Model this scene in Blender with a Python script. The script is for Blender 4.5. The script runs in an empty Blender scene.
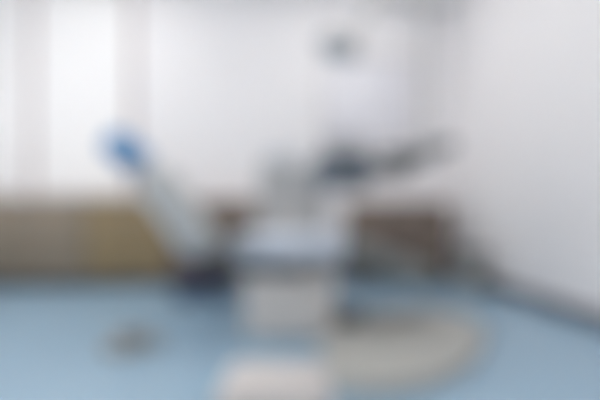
import bpy, bmesh, math, random
from mathutils import Vector, Matrix
random.seed(4)
SC = bpy.context.scene
COL = SC.collection
DEFOCUS = True

# ---------------------------------------------------------------- camera frame
H = 0.74                     # eye height
F = 420.0                    # focal length in pixels of the 600 px wide frame
YAW = math.radians(4.1)      # turned a little to the right
HOR = 213.0                  # image row of the horizon
SY, CY = math.sin(YAW), math.cos(YAW)

def at(px, py, d):
    """point seen at (px, py), d metres in front of the camera"""
    xc = (px - 300.0) / F * d
    return Vector((xc * CY + d * SY, -xc * SY + d * CY, H - (py - HOR) / F * d))

# room, metres
XL, XR, YB, YF, ZC = -3.30, 2.137, 4.71, -1.60, 3.35
T = 0.14

# ---------------------------------------------------------------- materials
def srgb(r, g, b):
    def f(c):
        c /= 255.0
        return c / 12.92 if c <= 0.04045 else ((c + 0.055) / 1.055) ** 2.4
    return (f(r), f(g), f(b), 1.0)

def mat(name, c, rough=0.5, metal=0.0, var=0.06, scale=6.0, coat=0.0, bump=0.0, spec=0.5):
    m = bpy.data.materials.new(name); m.use_nodes = True
    nt = m.node_tree; b = nt.nodes['Principled BSDF']
    b.inputs['Roughness'].default_value = rough
    b.inputs['Metallic'].default_value = metal
    b.inputs['Specular IOR Level'].default_value = spec
    if coat: b.inputs['Coat Weight'].default_value = coat
    tc = nt.nodes.new('ShaderNodeTexCoord')
    nz = nt.nodes.new('ShaderNodeTexNoise'); nz.inputs['Scale'].default_value = scale
    nz.inputs['Detail'].default_value = 4
    nt.links.new(tc.outputs['Object'], nz.inputs['Vector'])
    rp = nt.nodes.new('ShaderNodeValToRGB')
    rp.color_ramp.elements[0].color = tuple(x * (1 - var) for x in c[:3]) + (1,)
    rp.color_ramp.elements[1].color = tuple(min(1, x * (1 + var)) for x in c[:3]) + (1,)
    nt.links.new(nz.outputs['Fac'], rp.inputs['Fac'])
    nt.links.new(rp.outputs['Color'], b.inputs['Base Color'])
    if bump:
        bp = nt.nodes.new('ShaderNodeBump'); bp.inputs['Strength'].default_value = bump
        bp.inputs['Distance'].default_value = 0.004
        n2 = nt.nodes.new('ShaderNodeTexNoise'); n2.inputs['Scale'].default_value = scale * 25
        nt.links.new(tc.outputs['Object'], n2.inputs['Vector'])
        nt.links.new(n2.outputs['Fac'], bp.inputs['Height'])
        nt.links.new(bp.outputs['Normal'], b.inputs['Normal'])
    return m

def wood(name, c1, c2, rough=0.45):
    m = bpy.data.materials.new(name); m.use_nodes = True
    nt = m.node_tree; b = nt.nodes['Principled BSDF']; b.inputs['Roughness'].default_value = rough
    tc = nt.nodes.new('ShaderNodeTexCoord'); mp = nt.nodes.new('ShaderNodeMapping')
    mp.inputs['Scale'].default_value = (9, 9, 1.1)
    nz = nt.nodes.new('ShaderNodeTexNoise'); nz.inputs['Scale'].default_value = 5
    nz.inputs['Detail'].default_value = 6; nz.inputs['Distortion'].default_value = 0.7
    rp = nt.nodes.new('ShaderNodeValToRGB')
    rp.color_ramp.elements[0].position = 0.3; rp.color_ramp.elements[0].color = c1
    rp.color_ramp.elements[1].position = 0.72; rp.color_ramp.elements[1].color = c2
    nt.links.new(tc.outputs['Object'], mp.inputs['Vector']); nt.links.new(mp.outputs['Vector'], nz.inputs['Vector'])
    nt.links.new(nz.outputs['Fac'], rp.inputs['Fac']); nt.links.new(rp.outputs['Color'], b.inputs['Base Color'])
    return m

def emit(name, c, s):
    m = bpy.data.materials.new(name); m.use_nodes = True
    nt = m.node_tree; nt.nodes.clear()
    e = nt.nodes.new('ShaderNodeEmission'); e.inputs['Color'].default_value = c; e.inputs['Strength'].default_value = s
    o = nt.nodes.new('ShaderNodeOutputMaterial'); nt.links.new(e.outputs[0], o.inputs[0])
    return m

def pane_glass(name):
    m = bpy.data.materials.new(name); m.use_nodes = True
    nt = m.node_tree; nt.nodes.clear()
    t = nt.nodes.new('ShaderNodeBsdfTransparent'); t.inputs['Color'].default_value = (.97, .98, .98, 1)
    g = nt.nodes.new('ShaderNodeBsdfGlossy'); g.inputs['Roughness'].default_value = 0.02
    mx = nt.nodes.new('ShaderNodeMixShader'); mx.inputs[0].default_value = 0.05
    o = nt.nodes.new('ShaderNodeOutputMaterial')
    nt.links.new(t.outputs[0], mx.inputs[1]); nt.links.new(g.outputs[0], mx.inputs[2]); nt.links.new(mx.outputs[0], o.inputs[0])
    return m

M = dict(
    wall=mat('wall_paint', srgb(235, 232, 233), 0.75, var=0.015, scale=2, bump=0.1),
    ceiling=mat('ceiling_paint', srgb(240, 240, 240), 0.8, var=0.01),
    floor=mat('blue_vinyl', srgb(146, 174, 194), 0.24, var=0.05, scale=3.0),
    skirt=mat('skirting', srgb(92, 94, 102), 0.5),
    frame=mat('window_paint', srgb(158, 142, 142), 0.4),
    glass=pane_glass('clear_pane'),
    oak=wood('grey_oak', srgb(124, 110, 95), srgb(156, 142, 124)),
    gold=wood('golden_oak', srgb(128, 108, 78), srgb(158, 138, 104)),
    brown=wood('brown_oak', srgb(104, 90, 80), srgb(132, 116, 104)),
    kick=mat('dark_kick', srgb(80, 74, 74), 0.6),
    steel=mat('brushed_steel', srgb(176, 178, 180), 0.3, 0.9, var=0.03),
    white=mat('white_enamel', srgb(226, 225, 224), 0.3, var=0.015, coat=0.2),
    grey=mat('pale_grey_enamel', srgb(176, 176, 176), 0.35, var=0.02),
    plate=mat('warm_grey_plate', srgb(174, 173, 168), 0.5, var=0.03),
    uph=mat('grey_upholstery', srgb(178, 181, 181), 0.5, var=0.03, bump=0.2),
    seat=mat('pale_upholstery', srgb(206, 212, 222), 0.45, var=0.02, bump=0.2),
    leg=mat('mid_grey_upholstery', srgb(118, 121, 120), 0.5, var=0.03, bump=0.2),
    blue=mat('blue_cover', srgb(86, 142, 190), 0.6, var=0.06, bump=0.2),
    slate=mat('dark_slate', srgb(118, 125, 133), 0.35, var=0.04),
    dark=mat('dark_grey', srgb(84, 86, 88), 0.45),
    black=mat('soft_black', srgb(44, 46, 50), 0.5),
    plum=mat('plum_upholstery', srgb(88, 64, 72), 0.55, bump=0.2),
    navy=mat('navy_plastic', srgb(44, 74, 116), 0.45),
    bowl=mat('porcelain', srgb(214, 222, 230), 0.15, var=0.01, coat=0.4),
    stepc=mat('step_plastic', srgb(202, 196, 193), 0.5, var=0.02),
    lamph=mat('lamp_grey', srgb(158, 155, 154), 0.4),
    post=mat('post_enamel', srgb(196, 194, 192), 0.35, var=0.02),
    housing=mat('housing_plastic', srgb(208, 203, 198), 0.45, var=0.02),
    board=mat('lavender_board', srgb(229, 227, 232), 0.35, var=0.01),
    trimb=mat('board_rim', srgb(196, 190, 186), 0.4),
    bin=mat('bin_grey', srgb(148, 147, 143), 0.5),
    rubber=mat('rubber', srgb(150, 147, 140), 0.6),
    screen=mat('smoked_screen', srgb(40, 50, 62), 0.15),
    lamp=emit('added_light_diffuser', (1, .98, .94, 1), 9.6),
    lens=mat('lamp_lens', srgb(200, 204, 208), 0.1, var=0.01, coat=0.5),
)

# ---------------------------------------------------------------- mesh helpers
def box(bm, c, s, rot=None, bev=0.0, seg=3):
    b = bmesh.new(); bmesh.ops.create_cube(b, size=1)
    bmesh.ops.scale(b, vec=s, verts=b.verts)
    if bev:
        bmesh.ops.bevel(b, geom=b.edges[:], offset=bev, segments=seg, profile=0.5, affect='EDGES')
    mtx = Matrix.Translation(c) @ (rot.to_4x4() if rot else Matrix.Identity(4))
    bmesh.ops.transform(b, matrix=mtx, verts=b.verts); merge(bm, b)

def merge(bm, b):
    me = bpy.data.meshes.new('t'); b.to_mesh(me); b.free(); bm.from_mesh(me); bpy.data.meshes.remove(me)

def tube(bm, pts, rad, n=14):
    """round bar through pts; rad a number or one per point"""
    pts = [Vector(p) for p in pts]
    if not hasattr(rad, '__len__'): rad = [rad] * len(pts)
    rings = []; up = None
    for i, p in enumerate(pts):
        t = (pts[min(i + 1, len(pts) - 1)] - pts[max(i - 1, 0)]).normalized()
        if up is None:
            up = Vector((0, 0, 1)) if abs(t.z) < 0.9 else Vector((1, 0, 0))
        s = t.cross(up).normalized(); up = s.cross(t).normalized()
        rings.append([bm.verts.new(p + rad[i] * (math.cos(a) * s + math.sin(a) * up))
                      for a in [2 * math.pi * k / n for k in range(n)]])
    for a, b in zip(rings, rings[1:]):
        for k in range(n):
            bm.faces.new((a[k], a[(k + 1) % n], b[(k + 1) % n], b[k]))
    bm.faces.new(rings[0][::-1]); bm.faces.new(rings[-1])

def lathe(bm, c, prof, n=32, rot=None):
    """prof: (radius, height) pairs from bottom to top"""
    c = Vector(c); rings = []
    R = rot or Matrix.Identity(3)
    for r, z in prof:
        r = max(r, 0.0008)
        rings.append([bm.verts.new(c + R @ Vector((r * math.cos(2 * math.pi * k / n), r * math.sin(2 * math.pi * k / n), z)))
                      for k in range(n)])
    for a, b in zip(rings, rings[1:]):
        for k in range(n):
            bm.faces.new((a[k], a[(k + 1) % n], b[(k + 1) % n], b[k]))
    bm.faces.new(rings[0][::-1]); bm.faces.new(rings[-1])

def smooth_outline(pts, it=3):
    for _ in range(it):
        q = []
        for i in range(len(pts)):
            a, b = pts[i], pts[(i + 1) % len(pts)]
            q.append((a[0] * .75 + b[0] * .25, a[1] * .75 + b[1] * .25))
            q.append((a[0] * .25 + b[0] * .75, a[1] * .25 + b[1] * .75))
        pts = q
    return pts

def slab(bm, pts, z0, z1, bev=0.012):
    b = bmesh.new()
    f = b.faces.new([b.verts.new((x, y, z0)) for x, y in pts])
    if f.normal.z > 0: f.normal_flip()
    r = bmesh.ops.extrude_face_region(b, geom=[f])
    vs = [v for v in r['geom'] if isinstance(v, bmesh.types.BMVert)]
    bmesh.ops.translate(b, vec=(0, 0, z1 - z0), verts=vs)
    top = [e for e in b.edges if all(v in vs for v in e.verts)]
    if bev: bmesh.ops.bevel(b, geom=top, offset=bev, segments=3, profile=.5, affect='EDGES')
    bmesh.ops.recalc_face_normals(b, faces=b.faces); merge(bm, b)

def obj(name, bm, m, parent=None, smooth=True, kind=None, loc=None):
    bmesh.ops.recalc_face_normals(bm, faces=bm.faces)
    origin = parent.matrix_basis.translation.copy() if parent is not None else (Vector(loc) if loc is not None else Vector())
    if parent is not None and parent.parent is not None:
        origin = origin + parent.parent.matrix_basis.translation
    bmesh.ops.translate(bm, vec=-origin, verts=bm.verts)      # geometry is written in world metres
    me = bpy.data.meshes.new(name); bm.to_mesh(me); bm.free()
    me.materials.append(m)
    if smooth:
        me.polygons.foreach_set('use_smooth', [True] * len(me.polygons))
        me.set_sharp_from_angle(angle=math.radians(38))
    o = bpy.data.objects.new(name, me); COL.objects.link(o)
    if parent is not None: o.parent = parent
    elif loc is not None: o.location = loc
    if kind: o['kind'] = kind
    return o

def thing(name, label, cat, loc, group=None):
    o = bpy.data.objects.new(name, None); COL.objects.link(o)
    o.empty_display_size = 0.1; o.location = loc
    o['label'] = label; o['category'] = cat
    if group: o['group'] = group
    return o

def B(): return bmesh.new()

def rot_to(direction, side=Vector((0, 1, 0))):
    """3x3 whose z runs along direction and whose y stays near side"""
    z = Vector(direction).normalized(); x = side.cross(z).normalized(); y = z.cross(x)
    return Matrix((x, y, z)).transposed()

# ================================================================ setting
bm = B(); box(bm, ((XL + XR) / 2, (YB + YF) / 2, -0.06), (XR - XL + 2 * T, YB - YF + 2 * T, 0.12)); obj('floor', bm, M['floor'], kind='structure', smooth=False)
bm = B(); box(bm, ((XL + XR) / 2, (YB + YF) / 2, ZC + 0.06), (XR - XL + 2 * T, YB - YF + 2 * T, 0.12)); obj('ceiling', bm, M['ceiling'], kind='structure', smooth=False)

def wall_with_hole(name, axis, pos, a0, a1, holes):
    """axis 'y': wall across x at y = pos .. pos + T; axis 'x': wall across y; holes: (a, b, z0, z1)"""
    bm = B()
    def piece(u0, u1, z0, z1):
        if u1 - u0 < 1e-4 or z1 - z0 < 1e-4: return
        if axis == 'y': box(bm, ((u0 + u1) / 2, pos, (z0 + z1) / 2), (u1 - u0, T, z1 - z0))
        else: box(bm, (pos, (u0 + u1) / 2, (z0 + z1) / 2), (T, u1 - u0, z1 - z0))
    u = a0
    for h in sorted(holes):
        piece(u, h[0], 0, ZC); piece(h[0], h[1], 0, h[2]); piece(h[0], h[1], h[3], ZC); u = h[1]
    piece(u, a1, 0, ZC)
    obj(name, bm, M['wall'], kind='structure', smooth=False)

wx0, wx1 = XL + 0.06, at(136, 0, 4.6).x
wz0, wz1 = 0.93, 3.25
wall_with_hole('wall_back', 'y', YB + T / 2, XL - T, XR + T, [(wx0, wx1, wz0, wz1)])
wall_with_hole('wall_right', 'x', XR + T / 2, YF - T, YB, [])
LW = [(0.2, 1.9, 0.93, 3.0), (2.4, 4.1, 0.93, 3.0)]  # unseen windows, added to bring daylight in from the left
wall_with_hole('wall_left', 'x', XL - T / 2, YF - T, YB, LW)
wall_with_hole('wall_front', 'y', YF - T / 2, XL - T, XR + T, [])

def window(name, axis, pos, a0, a1, z0, z1, mull):
    w = 0.085
    def bx(bm, u0, u1, za, zb, th):
        if axis == 'y': box(bm, ((u0 + u1) / 2, pos, (za + zb) / 2), (u1 - u0, th, zb - za), bev=min(.008, th / 4))
        else: box(bm, (pos, (u0 + u1) / 2, (za + zb) / 2), (th, u1 - u0, zb - za), bev=min(.008, th / 4))
    bm = B()
    bx(bm, a0, a1, z0, z0 + w, .07); bx(bm, a0, a1, z1 - w, z1, .07)
    bx(bm, a0, a0 + w, z0, z1, .07); bx(bm, a1 - w, a1, z0, z1, .07)
    for c in mull: bx(bm, c - w / 2, c + w / 2, z0, z1, .068)
    fr = obj(name, bm, M['frame'], kind='structure')
    cuts = [a0 + w] + [v for c in mull for v in (c - w / 2, c + w / 2)] + [a1 - w]
    for i in range(0, len(cuts), 2):
        bm = B(); bx(bm, cuts[i], cuts[i + 1], z0 + w, z1 - w, .008)
        obj('pane', bm, M['glass'], fr, smooth=False)
    return fr

mull_x = at(36, 0, 4.6).x
wf = window('window_1', 'y', YB + .06, wx0, wx1, wz0, wz1, [mull_x])
bm = B(); box(bm, ((wx0 + wx1) / 2, YB - .03, wz0 - .018), (wx1 - wx0 + .1, .16, .036), bev=.008)
obj('window_sill', bm, M['white'], wf)
for k, (a, b, c, d) in enumerate(LW):
    window('window_%d' % (k + 2), 'x', XL - .06, a, b, c, d, [(a + b) / 2])

bm = B(); box(bm, (XR - .009, (YF + YB) / 2, .05), (.018, YB - YF, .10), bev=.004); obj('baseboard_right', bm, M['skirt'], kind='structure')
bm = B(); box(bm, ((XL + XR) / 2, YB - .009, .05), (XR - XL - .04, .018, .10), bev=.004); obj('baseboard_back', bm, M['skirt'], kind='structure')
bm = B(); box(bm, (XL + .009, (YF + YB) / 2, .05), (.018, YB - YF, .10), bev=.004); obj('baseboard_left', bm, M['skirt'], kind='structure')

# roller blinds in front of the two panes
def sheer(name):
    m = bpy.data.materials.new(name); m.use_nodes = True
    nt = m.node_tree; nt.nodes.clear()
    a = nt.nodes.new('ShaderNodeBsdfTranslucent'); a.inputs['Color'].default_value = (.92, .91, .91, 1)
    d = nt.nodes.new('ShaderNodeBsdfDiffuse'); d.inputs['Color'].default_value = (.86, .85, .85, 1)
    wv = nt.nodes.new('ShaderNodeTexNoise'); wv.inputs['Scale'].default_value = 60
    mr = nt.nodes.new('ShaderNodeMapRange'); mr.inputs['To Min'].default_value = .13; mr.inputs['To Max'].default_value = .18
    tc = nt.nodes.new('ShaderNodeTexCoord'); nt.links.new(tc.outputs['Object'], wv.inputs['Vector']); nt.links.new(wv.outputs['Fac'], mr.inputs['Value'])
    mx = nt.nodes.new('ShaderNodeMixShader'); o = nt.nodes.new('ShaderNodeOutputMaterial')
    nt.links.new(mr.outputs[0], mx.inputs[0]); nt.links.new(d.outputs[0], mx.inputs[1]); nt.links.new(a.outputs[0], mx.inputs[2]); nt.links.new(mx.outputs[0], o.inputs[0])
    return m
M['sheer'] = sheer('blind_cloth')
for (a, b, lab) in ((wx0 + .05, mull_x - .03, 'white roller blind drawn over the narrow left window bay at the photo edge'),
                    (mull_x + .03, wx1 - .075, 'white roller blind drawn over the wide window bay above the golden cabinet')):
    t = thing('roller_blind', lab, 'blind', ((a + b) / 2, YB + .012, wz1 - .04), 'white roller blinds at the back window')
    bm = B(); box(bm, ((a + b) / 2, YB + .012, (wz0 + wz1) / 2 - .005), (b - a, .003, wz1 - wz0 - .06)); obj('cloth', bm, M['sheer'], t, smooth=False)
    bm = B(); tube(bm, [(a, YB + .002, wz1 - .04), (b, YB + .002, wz1 - .04)], .022); obj('roller', bm, M['white'], t)
    bm = B(); tube(bm, [(a, YB + .012, wz0 + .03), (b, YB + .012, wz0 + .03)], .009, 10); obj('bottom_bar', bm, M['white'], t)

# unseen ceiling panels, added above the frame to light the room
spots = [(x, y) for x in (-1.45, 0.75) for y in (0.1, 1.9, 3.6)]
for i, (x, y) in enumerate(spots):
    t = thing('added_ceiling_light', 'square white light panel added unseen on the ceiling to light the room', 'ceiling light', (x, y, ZC), 'added ceiling light panels')
    bm = B()
    for sx, sy, dx, dy in ((.66, .04, 0, .31), (.66, .04, 0, -.31), (.04, .58, .31, 0), (.04, .58, -.31, 0)):
        box(bm, (x + dx, y + dy, ZC - .018), (sx, sy, .036), bev=.004)
    obj('frame', bm, M['white'], t)
    bm = B(); box(bm, (x, y, ZC - .014), (.58, .58, .02)); obj('diffuser', bm, M['lamp'], t, smooth=False)

# ================================================================ low cabinets along the back wall
def cabinet(px0, px1, top, wd, label, doors, depth=.34):
    yf = YB - .02 - depth
    d = yf / CY
    x0, x1 = at(px0, 0, d).x, at(px1, 0, d).x
    # solve exactly on the plane y = yf
    def xp(px):
        u = (px - 300) / F; dd = yf / (CY - u * SY); return u * dd * CY + dd * SY
    x0, x1 = xp(px0), xp(px1)
    x1 = min(x1, XR - .025)
    cx = (x0 + x1) / 2; w = x1 - x0
    t = thing('low_cabinet', label, 'cabinet', (cx, YB - .02 - depth / 2, 0), 'low wooden cabinets along the back wall')
    bm = B(); box(bm, (cx, YB - .02 - depth / 2 + .012, (.09 + top - .03) / 2), (w - .008, depth - .024, top - .03 - .09), bev=.003); obj('body', bm, wd, t)
    bm = B(); box(bm, (cx, YB - .02 - depth / 2 + .02, .046), (w - .03, depth - .06, .092)); obj('toe_kick', bm, M['kick'], t, smooth=False)
    bm = B(); box(bm, (cx, YB - .02 - depth / 2 - .006, top - .015), (w - .002, depth + .012, .03), bev=.005); obj('top_board', bm, wd, t)
    dw = (w - .012) / doors
    for k in range(doors):
        dx = x0 + .006 + dw * (k + .5)
        bm = B(); box(bm, (dx, yf + .002, (.10 + top - .04) / 2), (dw - .008, .02, top - .04 - .10), bev=.004)
        dr = obj('door', bm, wd, t)
        s = 1 if k % 2 == 0 else -1
        hx = dx + s * (dw / 2 - .06)
        bm = B(); tube(bm, [(hx, yf - .008, top - .26), (hx, yf - .034, top - .25), (hx, yf - .034, top - .13), (hx, yf - .008, top - .12)], .006, 8)
        obj('handle', bm, M['steel'], dr)
    return t

cabinet(-30, 85, .885, M['oak'], 'greyish tan low wooden cabinet under the window, leftmost of the row', 2)
cabinet(86, 171, .88, M['gold'], 'golden tan low wooden cabinet beside the greyish one, behind the blue headrest', 2)
cabinet(172, 256, .875, M['brown'], 'brown low wooden cabinet mostly hidden behind the grey backrest of the dental chair', 2)
cabinet(352, 451, .85, M['brown'], 'brown low wooden cabinet against the back wall in the right corner', 2)

# pale board on the back wall
c = at(370, 98, YB / CY - .02); c.y = YB - .012
t = thing('wall_board', 'pale lavender white framed board hanging on the back wall above the dark instrument head', 'board', c)
bw, bh = 1.04, .92
bm = B(); box(bm, c, (bw, .012, bh), bev=.002); obj('panel', bm, M['board'], t)
bm = B()
for sx, sz, dx, dz in ((bw + .05, .03, 0, bh / 2 + .01), (bw + .05, .03, 0, -bh / 2 - .01), (.03, bh, bw / 2 + .01, 0), (.03, bh, -bw / 2 - .01, 0)):
    box(bm, c + Vector((dx, -.004, dz)), (sx, .022, sz), bev=.004)
obj('frame', bm, M['trimb'], t)

# ================================================================ dental chair (side on, facing right)
D = 2.66
base = at(292, 330, D); base.z = 0
chair = thing('dental_chair', 'pale grey dental chair with blue headrest standing on the blue floor facing right', 'dental chair', base)
fx = Vector((CY, -SY, 0)); fy = Vector((SY, CY, 0))            # chair's own right / away directions
def C(px, py, off=0.0): return at(px, py, D) + fy * off
RZ = Matrix.Rotation(-YAW, 3, 'Z')

# floor plate: a long rounded slab running from the lift housing to the right
ol = [at(318, 326, 2.74), at(350, 318, 2.93), at(432, 312, 3.12), at(486, 328, 2.70), at(486, 356, 2.22), at(452, 390, 1.79), at(376, 402, 1.67), at(322, 392, 1.76), at(322, 350, 2.30)]
bm = B(); slab(bm, smooth_outline([(p.x, p.y) for p in ol], 3), 0.0, .055, .016); obj('base_plate', bm, M['plate'], chair)
# lift housing
bm = B(); c0 = C(290, 330); c0.z = 0
b = bmesh.new(); bmesh.ops.create_cube(b, size=1)
bmesh.ops.scale(b, vec=(.55, .42, .37), verts=b.verts)
for v in b.verts:
    if v.co.z > 0: v.co.x *= 1.0; v.co.y *= .86
    else: v.co.x *= .94
bmesh.ops.bevel(b, geom=b.edges[:], offset=.045, segments=5, profile=.5, affect='EDGES')
bmesh.ops.transform(b, matrix=Matrix.Translation(c0 + Vector((0, 0, .185))) @ RZ.to_4x4(), verts=b.verts); merge(bm, b)
obj('lift_housing', bm, M['housing'], chair)
# dark carriage under the seat
cs = C(276, 263)
bm = B(); box(bm, Vector((cs.x, cs.y, .405)), (.36, .34, .09), RZ, bev=.02); obj('seat_frame', bm, M['dark'], chair)
# seat cushion
cs = C(290, 235)
bm = B(); box(bm, Vector((cs.x, cs.y, .54)), (.66, .52, .16), RZ, bev=.055, seg=6)
st = obj('seat', bm, M['seat'], chair)
bm = B(); box(bm, Vector((cs.x, cs.y, .455)), (.62, .50, .022), RZ, bev=.009)
obj('seat_shell', bm, M['grey'], st)
# backrest
p0, p1 = C(205, 246), C(160, 178)
ax = (p1 - p0); L = ax.length
R = rot_to(ax, fy)
bm = B(); box(bm, (p0 + p1) / 2, (.14, .50, L + .10), R, bev=.055, seg=6); bk = obj('backrest', bm, M['uph'], chair)
nrm = R @ Vector((-1, 0, 0))
if nrm.x > 0: nrm = -nrm
bm = B(); box(bm, (p0 + p1) / 2 + nrm * .08, (.03, .44, L - .02), R, bev=.012); obj('back_shell', bm, M['white'], bk)
# headrest on its bar
h0 = C(127, 152)
bm = B(); tube(bm, [p1 + nrm * .02 - ax.normalized() * .05, p1 + nrm * .02 + ax.normalized() * .06, h0 + nrm * .02], [.014, .014, .014]); obj('headrest_bar', bm, M['steel'], chair)
R2 = rot_to(ax + Vector((-.06, 0, -.10)), fy)
bm = B(); box(bm, h0, (.17, .30, .24), R2, bev=.06, seg=6); obj('headrest', bm, M['blue'], chair)
bm = B(); tube(bm, [C(203, 256), C(222, 262), C(262, 262)], [.05, .055, .045], 16); obj('back_hinge', bm, M['dark'], chair)
# armrests
for s in (-1, 1):
    o = s * .29
    a = C(216, 240, o); b_ = C(264, 236, o)
    bm = B(); tube(bm, [C(236, 252, s * .24), C(238, 252, o), C(240, 240, o)], .013)
    ar = obj('armrest', bm, M['grey'], chair)
    bm = B(); box(bm, (a + b_) / 2 + Vector((0, 0, .0)), (.30, .06, .035), RZ, bev=.015, seg=4); obj('arm_pad', bm, M['leg'], ar)
# leg rest sloping down to the right
q0, q1 = C(340, 244), C(420, 274)
ax2 = q1 - q0; R3 = rot_to(ax2, fy)
bm = B(); box(bm, (q0 + q1) / 2, (.13, .44, ax2.length + .08), R3, bev=.045, seg=5); obj('leg_rest', bm, M['leg'], chair)
bm = B(); tube(bm, [C(318, 262), C(345, 262), C(380, 274)], .026); obj('leg_rest_arm', bm, M['dark'], chair)

jb = at(347, 322, 2.66); jb.z = .055  # dark box added to make a dark spot below the leg rest
bm = B(); box(bm, jb + Vector((0, 0, .045)), (.16, .20, .09), RZ, bev=.018); obj('dark_box', bm, M['dark'], chair)

# ================================================================ dental unit tower behind the chair
DT = 3.28
c = at(292, 300, DT); c.z = 0
unit = thing('dental_unit', 'pale grey dental unit tower with spittoon bowl standing behind the chair seat', 'dental unit', c)
topz = at(0, 163, DT).z
bm = B()
b = bmesh.new(); bmesh.ops.create_cube(b, size=1)
bmesh.ops.scale(b, vec=(.50, .38, topz - .04), verts=b.verts)
bmesh.ops.bevel(b, geom=[e for e in b.edges], offset=.06, segments=5, profile=.5, affect='EDGES')
bmesh.ops.transform(b, matrix=Matrix.Translation(c + Vector((0, 0, .04 + (topz - .04) / 2))) @ RZ.to_4x4(), verts=b.verts); merge(bm, b)
obj('tower', bm, M['grey'], unit)
bm = B(); box(bm, c + Vector((0, 0, .03)), (.46, .34, .06), RZ, bev=.01); obj('plinth', bm, M['dark'], unit)
bm = B(); box(bm, c - fy * .19 + Vector((0, 0, topz * .47)), (.36, .02, topz * .5), RZ, bev=.009); obj('front_panel', bm, M['post'], unit)
bc = c - fx * .09 - fy * .02 + Vector((0, 0, topz - .012))
bm = B(); lathe(bm, bc, [(.05, 0), (.07, .008), (.12, .045), (.135, .07), (.13, .075), (.112, .05), (.055, .018), (.0, .014)]); obj('spittoon_bowl', bm, M['bowl'], unit)
fc = c + fx * .09 + fy * .04 + Vector((0, 0, topz - .01))
bm = B(); tube(bm, [fc, fc + Vector((0, 0, .10)), fc - fx * .03 + Vector((0, 0, .135)), fc - fx * .09 + Vector((0, 0, .135)), fc - fx * .11 + Vector((0, 0, .11))], .01); obj('faucet', bm, M['steel'], unit)

# ================================================================ operating lamp on its post
DP = 2.82
pb = at(426, 330, DP); pb.z = ZC
lamp = thing('operating_lamp', 'grey operating lamp with round head on a slim post hanging from the ceiling', 'lamp', pb)
ptop = at(426, 6, DP).z
pend = at(426, 162, DP).z
bm = B(); lathe(bm, pb - Vector((0, 0, .09)), [(.034, 0), (.05, .01), (.09, .05), (.11, .07), (.11, .09)]); obj('ceiling_mount', bm, M['grey'], lamp)
bm = B(); tube(bm, [pb - Vector((0, 0, .05)), Vector((pb.x, pb.y, pend))], .022, 20); obj('post', bm, M['post'], lamp)
e0 = at(455, 10, DP); e0.z = ptop; e1 = at(380, 12, 2.72); e1.z = ptop + .02
bm = B(); tube(bm, [e0, Vector((pb.x, pb.y, ptop)), e1], [.03, .034, .03], 16)
lathe(bm, (pb.x, pb.y, ptop - .06), [(.045, 0), (.055, .02), (.055, .11), (.045, .13)]); obj('upper_arm', bm, M['post'], lamp)
e2 = at(352, 40, 2.6)
bm = B(); tube(bm, [e1, e2], [.03, .024], 14); lathe(bm, e1 - Vector((0, 0, .05)), [(.03, 0), (.042, .015), (.042, .085), (.03, .10)]); obj('lower_arm', bm, M['post'], lamp)
hc = at(339, 48, 2.55)
Rl = rot_to(Vector((.35, .1, .95)), fy)
bm = B(); lathe(bm, hc, [(.125, -.03), (.135, -.015), (.13, .01), (.10, .045), (.06, .065), (.02, .07)], rot=Rl)
lh = obj('lamp_head', bm, M['lamph'], lamp)
bm = B(); lathe(bm, hc, [(.118, -.036), (.12, -.026)], rot=Rl); obj('lens', bm, M['lens'], lh)
bm = B(); tube(bm, [hc - fy * .15 - Vector((0, 0, .02)), hc - fy * .11, hc + fy * .11, hc + fy * .15 - Vector((0, 0, .02))], .012); obj('handle', bm, M['grey'], lh)

# ================================================================ instrument head on a jointed arm, carried by the post
ih = at(344, 171, 2.42)
inst = thing('instrument_table', 'dark slate dental instrument head on a jointed dark arm reaching left from the lamp post', 'instrument table', ih - Vector((0, 0, .09)))
Rh = RZ @ Matrix.Rotation(math.radians(-14), 3, 'X')
bm = B(); box(bm, ih - Vector((.01, 0, .015)), (.33, .27, .14), Rh, bev=.03, seg=4); hd = obj('head_body', bm, M['slate'], inst)
bm = B(); box(bm, ih + Rh @ Vector((0, -.134, .0)), (.20, .008, .055), Rh, bev=.003); obj('control_screen', bm, M['screen'], hd)
bm = B(); box(bm, ih + Rh @ Vector((0, -.09, .062)), (.27, .10, .03), Rh, bev=.012); obj('instrument_rail', bm, M['slate'], inst)
bm = B(); tube(bm, [ih + Rh @ Vector((.14, -.10, -.01)), ih + Rh @ Vector((.20, -.13, -.01)), ih + Rh @ Vector((.20, .08, -.01)), ih + Rh @ Vector((.14, .06, -.01))], .012); obj('handle', bm, M['dark'], inst)
j1 = at(402, 168, 2.56); j2 = Vector((pb.x, pb.y, at(426, 152, DP).z))
bm = B(); tube(bm, [ih + Vector((.11, .02, -.005)), j1], [.044, .042], 16); lathe(bm, j1 - Vector((0, 0, .055)), [(.035, 0), (.05, .015), (.05, .095), (.035, .11)]); obj('lower_arm', bm, M['leg'], inst)
tc_ = j1 + Vector((-.005, -.05, .075))
bm = B(); box(bm, tc_, (.30, .24, .025), RZ, bev=.01); box(bm, tc_ - Vector((0, 0, .02)), (.10, .10, .03), RZ, bev=.006); obj('tray', bm, M['leg'], inst)
j3 = at(454, 145, DP)
bm = B(); tube(bm, [j1, j2], [.05, .048], 16); obj('upper_arm', bm, M['leg'], inst)
bm = B(); lathe(bm, j2 - Vector((0, 0, .06)), [(.032, 0), (.052, .01), (.056, .03), (.056, .09), (.052, .11), (.032, .12)])
tube(bm, [j2, j3], [.045, .04], 14); obj('post_clamp', bm, M['leg'], inst)
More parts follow.
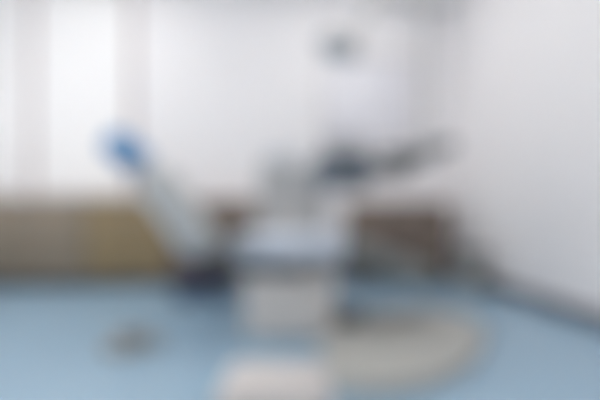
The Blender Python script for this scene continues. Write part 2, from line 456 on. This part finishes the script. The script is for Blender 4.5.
# handpieces standing in the rail
for k in range(4):
    o = Rh @ Vector((-.10 + .065 * k, -.10, .080))
    p = ih + o
    ax3 = Rh @ Vector((-.05, -.10, .30)); ax3.normalize()
    t = thing('dental_handpiece', 'slim dark dental handpiece standing in the rail of the slate instrument head', 'handpiece', p, 'handpieces in the instrument rail')
    bm = B(); tube(bm, [p + ax3 * .002, p + ax3 * .03, p + ax3 * .07, p + ax3 * .10], [.011, .013, .010, .007], 12); obj('grip', bm, M['slate'] if k % 2 else M['dark'], t)
    bm = B(); tube(bm, [p + ax3 * .098, p + ax3 * .115, p + ax3 * .12 - fy * .02], [.007, .009, .006], 10); obj('tip', bm, M['steel'], t)

# ================================================================ operator stool behind the chair's back
ds = 3.6
sc = at(204, 300, ds); sc.z = 0
stool = thing('operator_stool', 'small round stool with dark plum seat standing behind the dental chair backrest', 'stool', sc)
zs = at(0, 253, ds).z
bm = B(); lathe(bm, sc + Vector((0, 0, zs - .10)), [(.14, -.03), (.19, -.02), (.215, .03), (.215, .13), (.19, .165), (.12, .178), (.0, .18)]); obj('seat', bm, M['plum'], stool)
bm = B(); lathe(bm, sc, [(.05, .07), (.05, .13), (.028, .14), (.034, zs - .15), (.07, zs - .14), (.07, zs - .125)]); obj('column', bm, M['black'], stool)
for k in range(5):
    a = 2 * math.pi * k / 5 + .4
    dv = Vector((math.cos(a), math.sin(a), 0))
    bm = B(); tube(bm, [sc + Vector((0, 0, .10)), sc + dv * .14 + Vector((0, 0, .088)), sc + dv * .255 + Vector((0, 0, .068))], [.045, .04, .03], 10)
    lg = obj('leg', bm, M['navy'], stool)
    w = sc + dv * .245
    side = Vector((-dv.y, dv.x, 0))
    bm = B()
    for s in (-1, 1):
        Rw = rot_to(side, Vector((0, 0, 1)))
        lathe(bm, w + side * (.014 * s) + Vector((0, 0, .0265)), [(.018, -.009), (.026, -.007), (.026, .007), (.018, .009)], 18, rot=Rw)
    tube(bm, [w - side * .024 + Vector((0, 0, .0265)), w + side * .024 + Vector((0, 0, .0265))], .006, 8)
    tube(bm, [w + Vector((0, 0, .026)), w + Vector((0, 0, .068))], .007, 8)
    obj('castor', bm, M['black'], lg)

# ================================================================ foot control on the floor
fc = at(133, 352, 2.30); fc.z = 0
Rf = Matrix.Rotation(math.radians(46), 3, 'Z')
ped = thing('foot_control', 'small grey foot pedal lying on the blue floor left of the chair', 'foot pedal', fc)
bm = B(); pts = [fc + Rf @ Vector(p) for p in ((-.13, -.09, 0), (.13, -.09, 0), (.15, 0, 0), (.13, .10, 0), (-.13, .10, 0), (-.15, 0, 0))]
slab(bm, smooth_outline([(p.x, p.y) for p in pts], 2), 0, .04, .012); obj('base', bm, M['rubber'], ped)
bm = B(); box(bm, fc + Rf @ Vector((.0, -.01, .066)), (.13, .11, .024), Rf @ Matrix.Rotation(math.radians(12), 3, 'X'), bev=.011); obj('treadle', bm, M['leg'], ped)
bm = B(); tube(bm, [fc + Rf @ Vector((-.10, .07, .02)), fc + Rf @ Vector((-.10, .08, .075)), fc + Rf @ Vector((.0, .085, .085)), fc + Rf @ Vector((.10, .08, .075)), fc + Rf @ Vector((.10, .07, .02))], .009, 10); obj('carry_bar', bm, M['steel'], ped)

# ================================================================ white step in the foreground
dstep = 1.42
s0 = at(276, 380, dstep); s0.z = 0
step = thing('step_block', 'low white step block on the floor at the front, left of the wide chair base', 'step', s0)
zt = .185
bm = B(); box(bm, s0 + Vector((0, 0, zt / 2)), (.37, .32, zt), RZ, bev=.03, seg=4); obj('body', bm, M['stepc'], step)
bm = B(); box(bm, s0 + Vector((0, 0, zt + .004)), (.31, .26, .014), RZ, bev=.006); obj('tread', bm, M['stepc'], step)

# ================================================================ bin in the right corner
bc = at(471, 290, 3.98); bc.z = 0
bc.x = min(bc.x, XR - .2)
bn = thing('waste_bin', 'short grey waste bin on the floor beside the right wall near the corner', 'bin', bc)
bm = B(); lathe(bm, bc, [(.11, 0), (.125, .008), (.145, .33), (.15, .335), (.15, .35), (.13, .352)]); obj('body', bm, M['bin'], bn)
bm = B(); lathe(bm, bc + Vector((0, 0, .352)), [(.152, 0), (.154, .012), (.13, .04), (.06, .055), (.0, .057)]); obj('lid', bm, M['dark'], bn)

# ================================================================ light
w = bpy.data.worlds.new('overcast'); SC.world = w; w.use_nodes = True
bg = w.node_tree.nodes['Background']
bg.inputs['Color'].default_value = (1.0, .985, .985, 1)
bg.inputs['Strength'].default_value = 3.3

# ================================================================ camera
cd = bpy.data.cameras.new('camera'); cam = bpy.data.objects.new('camera', cd); COL.objects.link(cam)
cd.sensor_fit = 'HORIZONTAL'; cd.sensor_width = 36.0; cd.lens = F / 600.0 * 36.0
cam.location = (0, 0, H)
cam.rotation_euler = (math.pi / 2, 0, -YAW)
cd.shift_y = (HOR - 200.0) / 600.0
cd.clip_start = 0.02
if DEFOCUS:
    cd.dof.use_dof = True
    cd.dof.focus_distance = 0.20
    cd.dof.aperture_fstop = 1.25
SC.camera = cam

SC.view_settings.view_transform = 'Standard'
SC.view_settings.look = 'None'
SC.view_settings.exposure = 0.33
SC.view_settings.gamma = 1.0
SC.view_settings.use_curve_mapping = False
SC.cycles.max_bounces = 10
SC.cycles.diffuse_bounces = 8
SC.cycles.use_denoising = True
